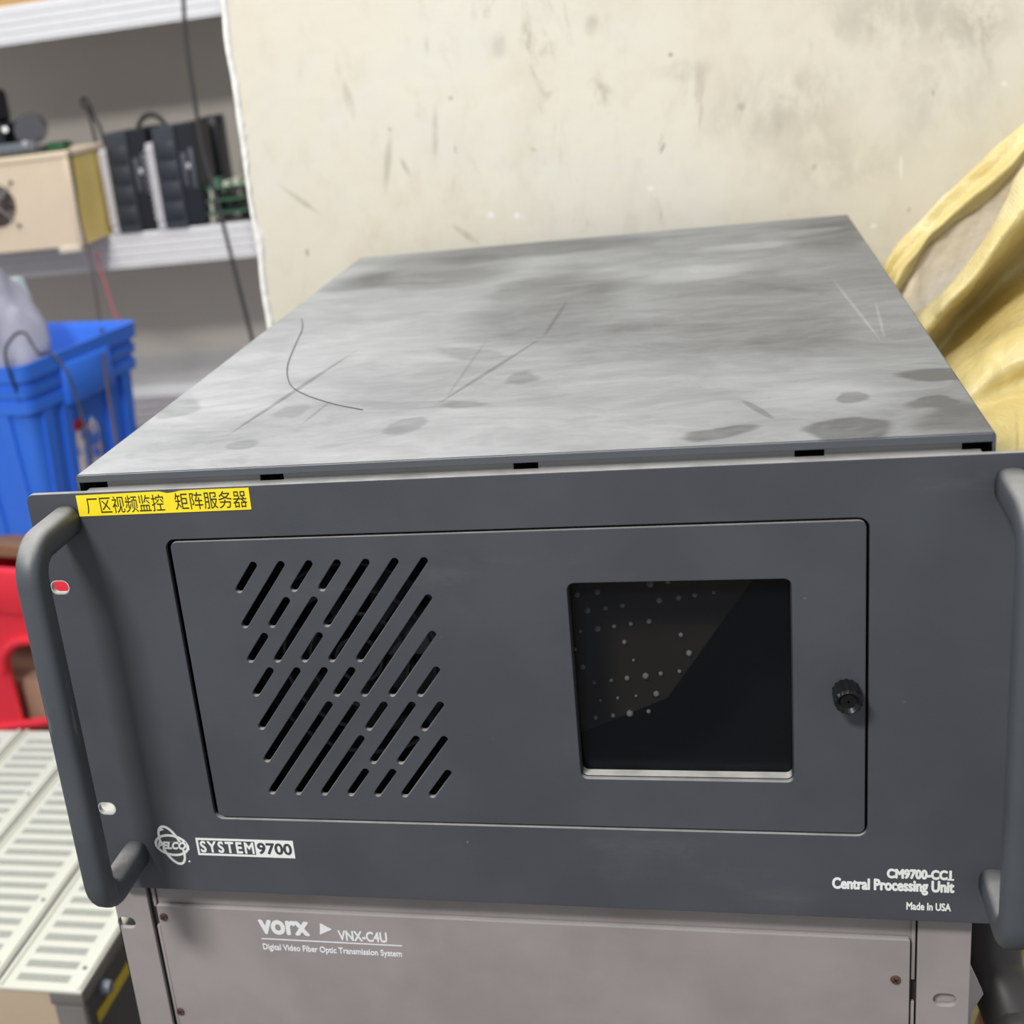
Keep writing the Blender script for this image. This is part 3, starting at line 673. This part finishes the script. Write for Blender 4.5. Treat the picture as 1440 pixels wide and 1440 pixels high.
# cardboard on the top shelf
cbx = empty('cardboard_box', (-1.5, 2.05, .566), 'brown cardboard box on the top shelf at the picture corner', 'box')
M_card = plain('brown_cardboard', (196, 158, 104), .8, var=.08)
box('carton', (-1.75, 1.93, .5665), (-1.08, 2.2, .76), M_card, cbx, .003); box('tape', (-1.75, 1.9295, .64), (-1.08, 1.9305, .68), plain('tan_tape', (214, 180, 120), .4), cbx)

# ------------------------------------------------------------------ hanging cables
def hang(name, pix, rad, mat, label, base_pt=None):
    pts = [PY(u, v, y) for u, v, y in pix]
    return tag(tube(name, pts, rad, mat, base=pts[-1], n=8), label, 'cable')
hang('hanging_cable', ((256, -60, 1.72), (258, 0, 1.72), (262, 60, 1.72), (272, 130, 1.72), (284, 205, 1.72), (300, 262, 1.72), (315, 320, 1.72), (334, 395, 1.72), (354, 475, 1.72), (372, 560, 1.72), (390, 800, 1.72)), .0038, plain('charcoal_cable', (66, 64, 66), .5), 'dark cable hanging straight down past the modules beside the cream wall')
hang('thin_wire', ((98, 212, 1.765), (104, 250, 1.765), (112, 310, 1.76), (128, 370, 1.72), (136, 420, 1.66), (143, 470, 1.5), (150, 540, 1.30), (163, 620, 1.18), (172, 680, 1.17), (178, 800, 1.1)), .0026, plain('brown_black_wire', (74, 62, 68), .5), 'thin dark wire hanging from the cream box past the blue crate')
hang('thin_wire', ((134, 352, 1.76), (140, 375, 1.76), (148, 400, 1.72), (158, 432, 1.66), (166, 455, 1.60), (180, 520, 1.58)), .0020, plain('red_wire', (176, 84, 96), .5), 'thin red wire hanging below the cream box')

# ------------------------------------------------------------------ blue crate on the red bin
M_blue = plain('blue_plastic', (58, 122, 238), .38, var=.04, scale=10); M_red = plain('red_plastic', (246, 52, 70), .4, var=.04, scale=10)
th = -0.215
CR = PZ(28, 517, .03)                                  # near right corner of the rim
ex, ey = Vector((math.cos(th), math.sin(th), 0)), Vector((-math.sin(th), math.cos(th), 0))
LXC, LYC, HC = .42, .315, .283
ctr = CR - ex * (LXC / 2) + ey * (LYC / 2)
CB = .03 - HC
def local(o, m_z): o.rotation_euler = (0, 0, th); return o
def loft(bm, secs, n=None):
    """secs: (half x, half y, z, corner radius) rings joined in order"""
    prev = None
    for hx, hy, z, r in secs:
        ring_ = [bm.verts.new((x, y, z)) for x, y in rrect(-hx, -hy, hx, hy, r, 4)]
        if prev:
            k = len(ring_)
            for i in range(k): bm.faces.new((prev[i], prev[(i + 1) % k], ring_[(i + 1) % k], ring_[i]))
        prev = ring_
    return prev
cr = empty('plastic_crate', (ctr.x, ctr.y, CB), 'blue plastic crate with stepped rim on top of the red bin', 'crate', rz=th)
def lobj(name, bm, mat, parent, smooth=False, angle=None):
    me = bpy.data.meshes.new(name); bmesh.ops.recalc_face_normals(bm, faces=bm.faces); bm.to_mesh(me); bm.free(); me.materials.append(mat)
    o = bpy.data.objects.new(name, me); COL.objects.link(o); o.parent = parent
    if angle is not None:
        me.polygons.foreach_set('use_smooth', [True] * len(me.polygons)); me.set_sharp_from_angle(angle=angle)
    return o
hx, hy = LXC / 2, LYC / 2
bm = bmesh.new()
w = .010
tb = lambda z: .016 * (1 - z / HC)                     # walls draw in towards the base
o_ = lambda z, k=0: (hx - w - tb(z) + k, hy - w - tb(z) + k, z, .02)
secs = [(hx - .06, hy - .06, 0, .02), o_(0), o_(.205)]
last = loft(bm, secs + [o_(.206, .007), o_(.222, .007), o_(.2225, .003), o_(.232, .003), o_(.2325, .007), o_(.246, .008), o_(.2465, .004), o_(.258, .004), o_(.2585, .0095), (hx, hy, HC, .022), (hx - .004, hy - .004, HC, .02), (hx - .012, hy - .012, HC - .012, .016), (hx - .030, hy - .030, .006, .016)])
bm.faces.new(last)
lobj('shell', bm, M_blue, cr, angle=.6)
for sx, sy, L, H_ in ((1, 0, hy, hx), (0, -1, hx, hy)):
    for k in (-.82, -.45, .45, .82):
        bm = bmesh.new(); t = k * (L - .03)
        for q in (-.008, .008):
            pass
        a = H_ - w - .016 - .001; b = H_ - w - .0045
        if sx: c = [(a - .004, t - .011, 0), (a + .006, t - .011, 0), (b + .006, t - .011, .205), (b - .004, t - .011, .205), (a - .004, t + .011, 0), (a + .006, t + .011, 0), (b + .006, t + .011, .205), (b - .004, t + .011, .205)]
        else: c = [(t - .011, -(a - .004), 0), (t - .011, -(a + .006), 0), (t - .011, -(b + .006), .205), (t - .011, -(b - .004), .205), (t + .011, -(a - .004), 0), (t + .011, -(a + .006), 0), (t + .011, -(b + .006), .205), (t + .011, -(b - .004), .205)]
        vs = [bm.verts.new(q) for q in c]
        for f in ((0, 1, 2, 3), (7, 6, 5, 4), (0, 4, 5, 1), (1, 5, 6, 2), (2, 6, 7, 3), (3, 7, 4, 0)): bm.faces.new([vs[i] for i in f])
        lobj('rib', bm, M_blue, cr)
# grip block and torn sticker on the side that faces the server
bm = bmesh.new(); add_box(bm, (hx - .022, -.062, .196), (hx + .002, .062, .262), .004); lobj('grip', bm, M_blue, cr, angle=.6)
bm = bmesh.new(); n_ = 14
lo = [bm.verts.new((hx - .0175 + .016 * .55 * (.045 + 0 * i) / .2, -.048 + .060 * i / n_, .040 + .006 * noise.noise((i * .9, 1, 0)))) for i in range(n_ + 1)]
hi_ = [bm.verts.new((hx - .0122, -.048 + .060 * i / n_, .150 + .016 * noise.noise((i * .8, 5, 0)))) for i in range(n_ + 1)]
for i in range(n_): bm.faces.new((lo[i], lo[i + 1], hi_[i + 1], hi_[i]))
r = bmesh.ops.extrude_face_region(bm, geom=list(bm.faces))
for v in [g for g in r['geom'] if isinstance(g, bmesh.types.BMVert)]: v.co.x -= .004
s = NT('torn_sticker'); co = s.coords(); f = s.rng(s.noise(co, 40, 4, .6, (1, 1.5, .5)), .46, .54)
c = s.mix(f, lin(60, 110, 215), lin(226, 218, 208)); s.l(s.mix(s.rng(s.noise(co, 25, 2), .6, .66), c, lin(214, 180, 150)), s.b.inputs['Base Color'])
lobj('torn_sticker', bm, s.m, cr)
bm = bmesh.new(); add_box(bm, (hx - .0145, -.050, .150), (hx - .0100, -.026, .166), .002); lobj('red_scrap', bm, plain('dark_red_scrap', (150, 30, 52), .5), cr)
# plastic bag and lid in the crate
s = NT('grey_translucent_plastic'); s.b.inputs['Base Color'].default_value = lin(168, 168, 184); s.b.inputs['Roughness'].default_value = .25
s.b.inputs['Subsurface Weight'].default_value = .15; M_bag = s.m
bm = bmesh.new(); bmesh.ops.create_icosphere(bm, subdivisions=5, radius=1.0)
bc = PY(2, 470, 1.33)
for v in bm.verts:
    p = v.co.copy(); k = 1 + .16 * noise.noise(p * 2.2) + .06 * abs(noise.noise(p * 6)) 
    lean = max(0, p.z) * -.035
    v.co = Vector((bc.x + p.x * .066 * k * (1 - .35 * max(0, p.z)) + lean, 1.33 + p.y * .10 * k, max(CB + .008, bc.z - .03 + p.z * .15 * k)))
tag(bm_obj('plastic_bag', bm, M_bag, smooth=True, base=(bc.x, 1.33, CB + .006)), 'crumpled grey plastic bag standing in the blue crate', 'bag')
a, b = PY(22, 392, 1.44), PY(46, 452, 1.44)
bm = bmesh.new()
q = [(a.x - .014, 1.44, a.z), (a.x + .002, 1.44, a.z), (b.x + .005, 1.44, b.z - .02), (b.x - .03, 1.44, b.z - .02), ]
q = [(x, y, z) for x, y, z in q] + [(x, y + .02, z) for x, y, z in q]
# carry the sheet down to the crate floor
dz = Vector(((b.x - a.x), 0, (b.z - a.z))).normalized(); L = (b.z - CB - .012) / -dz.z
q[2] = tuple(Vector((b.x + .005, 1.44, b.z)) + dz * L); q[3] = (q[2][0] - .035, 1.44, q[2][2]); q[6] = (q[2][0], 1.46, q[2][2]); q[7] = (q[3][0], 1.46, q[3][2])
vs = [bm.verts.new(p) for p in q]
for f in ((0, 1, 2, 3), (7, 6, 5, 4), (0, 4, 5, 1), (1, 5, 6, 2), (2, 6, 7, 3), (3, 7, 4, 0)): bm.faces.new([vs[i] for i in f])
tag(bm_obj('foam_strip', bm, plain('pale_foam', (206, 220, 220), .6), base=(q[2][0], 1.45, q[2][2])), 'pale foam strip leaning out of the blue crate', 'foam')
cpix = ((8, 505, 1.20), (18, 474, 1.20), (34, 468, 1.20), (46, 485, 1.19), (56, 498, 1.18))
pts = [PY(u, v, y) for u, v, y in cpix]
tag(tube('wire_end', [Vector((pts[0].x - .01, 1.24, -.05))] + pts + [PY(72, 497, 1.18), PY(95, 525, 1.17), PY(112, 572, 1.16), PY(128, 640, 1.13), PY(136, 720, 1.10)], .0022, plain('black_wire', (44, 48, 56), .5), base=pts[0], n=6), 'black wire looping out of the blue crate over its side', 'wire')
# cardboard sheet and red bin beneath
cs = bm = bmesh.new(); add_box(bm, (-LXC / 2 + .0, -LYC / 2 + .0, 0), (LXC / 2 + .01, LYC / 2, .020), .001)
cs = lobj('cardboard_sheet', bm, plain('brown_board', (150, 112, 84), .8), None); cs.location = (ctr.x, ctr.y - .02, CB - .020); cs.rotation_euler = (0, 0, th)
tag(cs, 'brown cardboard sheet between the blue crate and the red bin', 'cardboard')
RZ1 = CB - .021; RH = RZ1 - FLOOR
rb = empty('plastic_bin', (ctr.x + .02, ctr.y - .02, FLOOR), 'red plastic bin with arched side opening under the blue crate', 'bin', rz=th)
bx, by = .25, .20
# walls: front and right carry an arched opening, left and back are closed
def wall_plate(loops, half, axis):
    me = plate_mesh(loops, -.004, .004, .001)
    for v in me.vertices:
        x, y, z = v.co
        v.co = (x, -half + y, z) if axis == 0 else (half + y, x, z)
    o = bpy.data.objects.new('bin_wall', me); COL.objects.link(o); o.parent = rb; me.materials.append(M_red); return o
def arch(c, w_, z0, z1): return [(c - w_, z0), (c + w_, z0)] + [(c + w_ * math.cos(math.pi * i / 14), z1 - w_ * .8 + w_ * .8 * math.sin(math.pi * i / 14)) for i in range(15)]
top = RH
wall_plate([[(-bx, 0), (bx, 0), (bx, top), (-bx, top)], arch(.155, .068, top - .29, top - .125)], by, 0)
wall_plate([[(-by, 0), (by, 0), (by, top), (-by, top)], arch(0, .08, top - .26, top - .115)], bx, 1)
bm = bmesh.new(); add_box(bm, (-bx, by - .004, 0), (bx, by + .004, top)); add_box(bm, (-bx - .004, -by, 0), (-bx + .004, by, top)); add_box(bm, (-bx, -by, 0), (bx, by, .008)); lobj('bin_body', bm, M_red, rb)
bm = bmesh.new(); add_box(bm, (-bx - .012, -by - .012, top - .075), (bx + .012, -by - .002, top), .004); add_box(bm, (bx + .002, -by - .012, top - .075), (bx + .012, by, top), .004); lobj('rim_band', bm, M_red, rb, angle=.6)
bm = bmesh.new(); add_tube(bm, [(.155 + .076 * math.cos(math.pi * i / 20), -by - .006, top - .18 + .062 * math.sin(math.pi * i / 20)) for i in range(21)], .009, 10); lobj('arch_rim', bm, M_red, rb, angle=.8)
for zz in (top - .272,):
    bm = bmesh.new(); add_tube(bm, [(-.02, -by - .004, zz - .03), (.24, -by - .004, zz + .03)], .008, 8); lobj('cross_bar', bm, M_red, rb, angle=.8)
# things inside the red bin
def bin_item(name, lo, hi, mat, lab, cat):
    bm = bmesh.new(); add_box(bm, lo, hi, .008); o = lobj(name, bm, mat, None, angle=.6)
    wpt = Matrix.Rotation(th, 3, 'Z') @ Vector(((lo[0] + hi[0]) / 2, (lo[1] + hi[1]) / 2, 0))
    o.data.transform(Matrix.Translation((-(lo[0] + hi[0]) / 2, -(lo[1] + hi[1]) / 2, 0)))
    o.location = rb.location + wpt; o.rotation_euler = (0, 0, th); tag(o, lab, cat)
bin_item('carton', (-.18, -.17, .009), (.22, .12, top - .215), plain('tan_carton', (182, 150, 128), .7), 'tan carton inside the red bin', 'carton')
bin_item('roll', (.155, -.15, top - .2149), (.21, -.06, top - .135), plain('cream_roll', (226, 206, 160), .7), 'cream block on the carton inside the red bin', 'block')

# ------------------------------------------------------------------ chassis with perforated white lid, lower left
pcx = empty('card_cage', (-.67, .55, FLOOR), 'large equipment cabinet with white perforated lid strips, left of the grey chassis', 'cabinet')
M_lid = plain('ivory_white_paint', (214, 214, 201), .45, var=.02); M_tan = plain('tan_paint', (186, 166, 142), .6, var=.04); M_side = plain('dark_grey_side', (72, 74, 80), .5); M_brk = plain('grey_bracket', (118, 114, 112), .5)
s = NT('perforated_vent'); co = s.coords(); v = s.n('ShaderNodeTexVoronoi'); v.inputs['Scale'].default_value = 480; v.inputs['Randomness'].default_value = .1; s.l(co, v.inputs['Vector'])
s.l(s.mix(s.rng(v.outputs['Distance'], .30, .42), lin(92, 94, 88), lin(190, 192, 182)), s.b.inputs['Base Color']); s.b.inputs['Roughness'].default_value = .6; M_vent = s.m
ZL, YF, YB = -.35, .322, .795
cols = [(-.5575, -.4714), (-.6720, -.5620), (-.7660, -.6765), (-.862, -.7705), (-.958, -.8665)]
bm = bmesh.new(); add_box(bm, (-.955, YF + .004, FLOOR), (-.474, YB, ZL - .004)); bm_obj('cabinet_body', bm, M_side, pcx)
box('front_plate', (-.958, YF, FLOOR), (-.502, YF + .005, ZL - .0045), M_tan, pcx, .001)
box('corner_bracket', (-.502, YF - .002, FLOOR), (-.4725, YF + .006, ZL - .018), M_brk, pcx, .002)
box('top_rail', (-.506, YF - .001, ZL - .018), (-.4718, YB, ZL - .004), M_brk, pcx, .002)
bm = bmesh.new(); add_cyl(bm, (-.488, YF - .003, ZL - .045), (0, 1, 0), .005, .003, 16); bm_obj('bolt', bm, plain('brass_bolt', (176, 168, 130), .4, .3), pcx, angle=.5)
base_vent = None
for (x0, x1) in cols:
    st = box('lid_strip', (x0, YF - .002, ZL - .004), (x1, YB, ZL), M_lid, pcx, .0012)
    for q in (x0 + .0035, x1 - .0035): box('lid_ridge', (q - .002, YF, ZL - .0005), (q + .002, YB, ZL + .0025), M_lid, st, .0008)
    a, b = x0 + .015, x1 - .018
    y = YF + .0085
    while y < YB - .02:
        box('vent_panel', (a, y, ZL - .0004), (b, y + .0098, ZL + .0003), M_vent, st); y += .0196
    yy = YF + .03
    while yy < YB:
        bm = bmesh.new(); add_cyl(bm, (x1 - .0105, yy, ZL + .0004), (0, 0, 1), .0022, .0012, 10); bm_obj('rivet', bm, M_brk, st); yy += .098
box('yellow_strip', (-.4745, YF + .020, ZL - .053), (-.4725, YF + .21, ZL - .042), plain('yellow_tape', (222, 196, 44), .5, var=.12, scale=25), pcx)
bm = bmesh.new(); add_cyl(bm, (-.470, YF + .040, ZL - .028), (1, 0, 0), .008, .010, 20, .006); bm_obj('side_button', bm, plain('blue_grey_button', (112, 118, 130), .4), pcx, angle=.6)

# ------------------------------------------------------------------ yellow sack on the right
def sack_sheet(lines, down_to=None):
    rows = [[PY(*q) for q in L] for L in lines]
    rows = [L + [L[-1] + (L[-1] - L[-3]) * .9] for L in rows]     # run on behind the server
    for L in rows:
        for p in L: p.x = max(p.x, .2165); p.y = min(p.y, WALL_Y - .012)
    if down_to == 'back':
        top = rows[0]
        rows = [[Vector((p.x, WALL_Y - .012, FLOOR + .004)) for p in top], [Vector((p.x, WALL_Y - .010, p.z - .25)) for p in top], [Vector((p.x, min(p.y + .012, WALL_Y - .008), p.z - .004)) for p in top]] + rows
    if down_to == 'front':
        last = rows[-1]
        rows += [[Vector((p.x + .004, p.y - .004, p.z - .10)) for p in last], [Vector((p.x + .02, p.y + .01, -.2)) for p in last], [Vector((p.x + .03, p.y, FLOOR + .004)) for p in last]]
    if down_to == 'inside':
        rows.append([Vector((p.x + .02, p.y, p.z - .12)) for p in rows[-1]])
    cr_ = [catmull(L, 8) for L in rows]
    m = len(cr_[0]); grid = [catmull([L[j] for L in cr_], 7) for j in range(m)]
    bm = bmesh.new(); V = []
    for j in range(m):
        col = []
        for p in grid[j]:
            q = p.copy()
            q.y += .0040 * noise.noise(p * 24) + .0022 * noise.noise(p * 75)
            q.z += .003 * noise.noise(p * 30 + Vector((4, 4, 4)))
            q.x = max(q.x + .002 * noise.noise(p * 40), .2155); q.y = min(q.y, WALL_Y - .006); q.z = max(q.z, FLOOR + .003)
            col.append(bm.verts.new(q))
        V.append(col)
    for j in range(m - 1):
        for i in range(len(V[0]) - 1): bm.faces.new((V[j][i], V[j][i + 1], V[j + 1][i + 1], V[j + 1][i]))
    return bm
# lines run from the upper right (beyond the frame) to the lower left (behind the server): u, v, depth
far_o = [(1600, 60, .60), (1500, 150, .60), (1440, 206, .60), (1402, 238, .595), (1341, 293, .59), (1304, 331, .585), (1252, 386, .58)]
far_m = [(1600, 78, .59), (1500, 162, .59), (1440, 214, .59), (1400, 252, .585), (1341, 305, .58), (1301, 341, .575), (1262, 392, .57)]
far_i = [(1600, 95, .60), (1500, 172, .60), (1440, 222, .60), (1397, 272, .60), (1341, 320, .595), (1298, 352, .59), (1270, 400, .585)]
inn = [(1600, 150, .60), (1500, 205, .60), (1440, 240, .60), (1400, 300, .60), (1350, 370, .595), (1308, 420, .59), (1285, 440, .58)]
rid0 = [(1600, 110, .47), (1500, 180, .47), (1440, 236, .47), (1411, 292, .46), (1362, 371, .45), (1322, 417, .45), (1298, 442, .45)]
rid1 = [(1600, 150, .43), (1500, 225, .43), (1440, 272, .43), (1410, 318, .425), (1364, 385, .42), (1326, 428, .42), (1306, 450, .425)]
rid2 = [(1600, 190, .43), (1500, 265, .43), (1440, 312, .43), (1406, 350, .425), (1364, 402, .425), (1330, 440, .425), (1312, 462, .43)]
und = [(1600, 200, .49), (1500, 274, .49), (1440, 322, .49), (1407, 358, .485), (1367, 407, .48), (1334, 443, .475), (1315, 466, .47)]
dark = [(1600, 262, .54), (1500, 335, .54), (1440, 372, .54), (1410, 400, .53), (1372, 438, .52), (1348, 462, .51), (1330, 484, .50)]
b1 = [(1600, 330, .45), (1500, 400, .45), (1440, 430, .445), (1412, 450, .44), (1384, 474, .435), (1362, 492, .435), (1344, 506, .435)]
b2 = [(1600, 470, .39), (1500, 490, .39), (1440, 500, .39), (1412, 512, .392), (1392, 522, .39), (1376, 532, .39), (1364, 540, .39)]
b3 = [(1600, 540, .40), (1500, 540, .40), (1440, 545, .40), (1420, 552, .395), (1402, 560, .39), (1390, 568, .385), (1380, 574, .38)]
b4 = [(1600, 620, .35), (1500, 620, .345), (1440, 620, .34), (1426, 622, .335), (1414, 625, .33), (1404, 628, .325), (1396, 630, .32)]
def sack_mat(name, ca, cb, rough):
    s = NT(name); co = s.coords()
    s.l(s.mix(s.rng(s.noise(co, 14, 4), .35, .65), lin(*ca), lin(*cb)), s.b.inputs['Base Color']); s.b.inputs['Roughness'].default_value = rough
    wv = s.n('ShaderNodeTexWave'); wv.inputs['Scale'].default_value = 260; wv.inputs['Distortion'].default_value = .5; s.l(co, wv.inputs['Vector'])
    s.bump(s.math('ADD', s.noise(co, 70, 4, .6), s.math('MULTIPLY', wv.outputs['Fac'], .05)), .55, .004)
    return s.m
M_sack = sack_mat('yellow_woven_plastic', (220, 200, 134), (234, 220, 166), .28)
M_liner = sack_mat('grey_beige_liner', (216, 200, 172), (230, 220, 202), .5)
sk = empty('woven_sack', (.32, .45, FLOOR), 'open yellow woven plastic sack between the dark server and the wall', 'sack')
for nm, ls, dn, mt in (('back_hem', [far_o, far_m, far_i], 'back', M_sack), ('liner', [far_i, inn], 'inside', M_liner), ('front_side', [inn, rid0, rid1, rid2, und, dark, b1, b2, b3, b4], 'front', M_sack)):
    if nm == 'front_side': ls = [[(u, v + 30, .50) for u, v, y in rid0]] + ls[1:]
    o = bm_obj(nm, sack_sheet(ls, dn), mt, sk, smooth=True)
    sol = o.modifiers.new('thickness', 'SOLIDIFY'); sol.thickness = .0012; sol.offset = 0

# ------------------------------------------------------------------ odds and ends at the lower right
M_hose = plain('black_rubber', (58, 56, 55), .45, var=.1)
hp_ = [Vector((.236, .20, .02)), Vector((.237, .13, -.035)), PY(1394, 1345, .085), PY(1412, 1395, .07), PY(1430, 1445, .06), PY(1452, 1520, .05)]
hp_ += [Vector((.285, .04, -.40)), Vector((.30, .05, FLOOR + .016))]
tag(tube('rubber_hose', hp_, .0150, M_hose, base=(.30, .05, FLOOR), n=18), 'thick black rubber hose beside the grey chassis at the lower right', 'hose')
s = NT('printed_foil'); co = s.coords(); f = s.noise(co, 60, 3, .5)
c = s.mix(s.rng(f, .47, .52), lin(206, 96, 80), lin(216, 196, 110)); s.l(s.mix(s.rng(s.noise(co, 90, 2), .58, .62), c, lin(232, 190, 180)), s.b.inputs['Base Color']); s.b.inputs['Roughness'].default_value = .35
bm = bmesh.new(); bmesh.ops.create_icosphere(bm, subdivisions=5, radius=1)
pk = PY(1452, 1345, .19)
for v in bm.verts:
    p = v.co.copy(); k = 1 + .12 * noise.noise(p * 3) + .05 * noise.noise(p * 8)
    v.co = Vector((pk.x + p.x * .038 * k, .19 + p.y * .05 * k, max(FLOOR + .001, -.42 + .30 * p.z * (1 + .1 * noise.noise(p * 4)))))
tag(bm_obj('snack_packet', bm, s.m, smooth=True, base=(pk.x, .19, FLOOR)), 'red and yellow printed foil packet behind the black hose', 'packet')
q = [PY(u, v, .06) for u, v in ((1366, 1362), (1383, 1398), (1366, 1424))]
q = [Vector((.1975, .06, q[0].z + .004))] + q + [Vector((q[2].x - .004, .06, -.1955)), Vector((.1975, .06, -.1955))]
bm = bmesh.new(); fr = [bm.verts.new(p) for p in q]; bk_ = [bm.verts.new(p + Vector((0, .004, 0))) for p in q]; n_ = len(q)
bm.faces.new(fr); bm.faces.new(bk_[::-1])
for i in range(n_): bm.faces.new((fr[i], fr[(i + 1) % n_], bk_[(i + 1) % n_], bk_[i]))
pt = bm_obj('paper_card', bm, plain('pale_card', (196, 188, 188), .7, var=.05), base=(.2, .06, -.196))
tag(pt, 'pale card sticking out behind the right flange of the grey chassis', 'card')
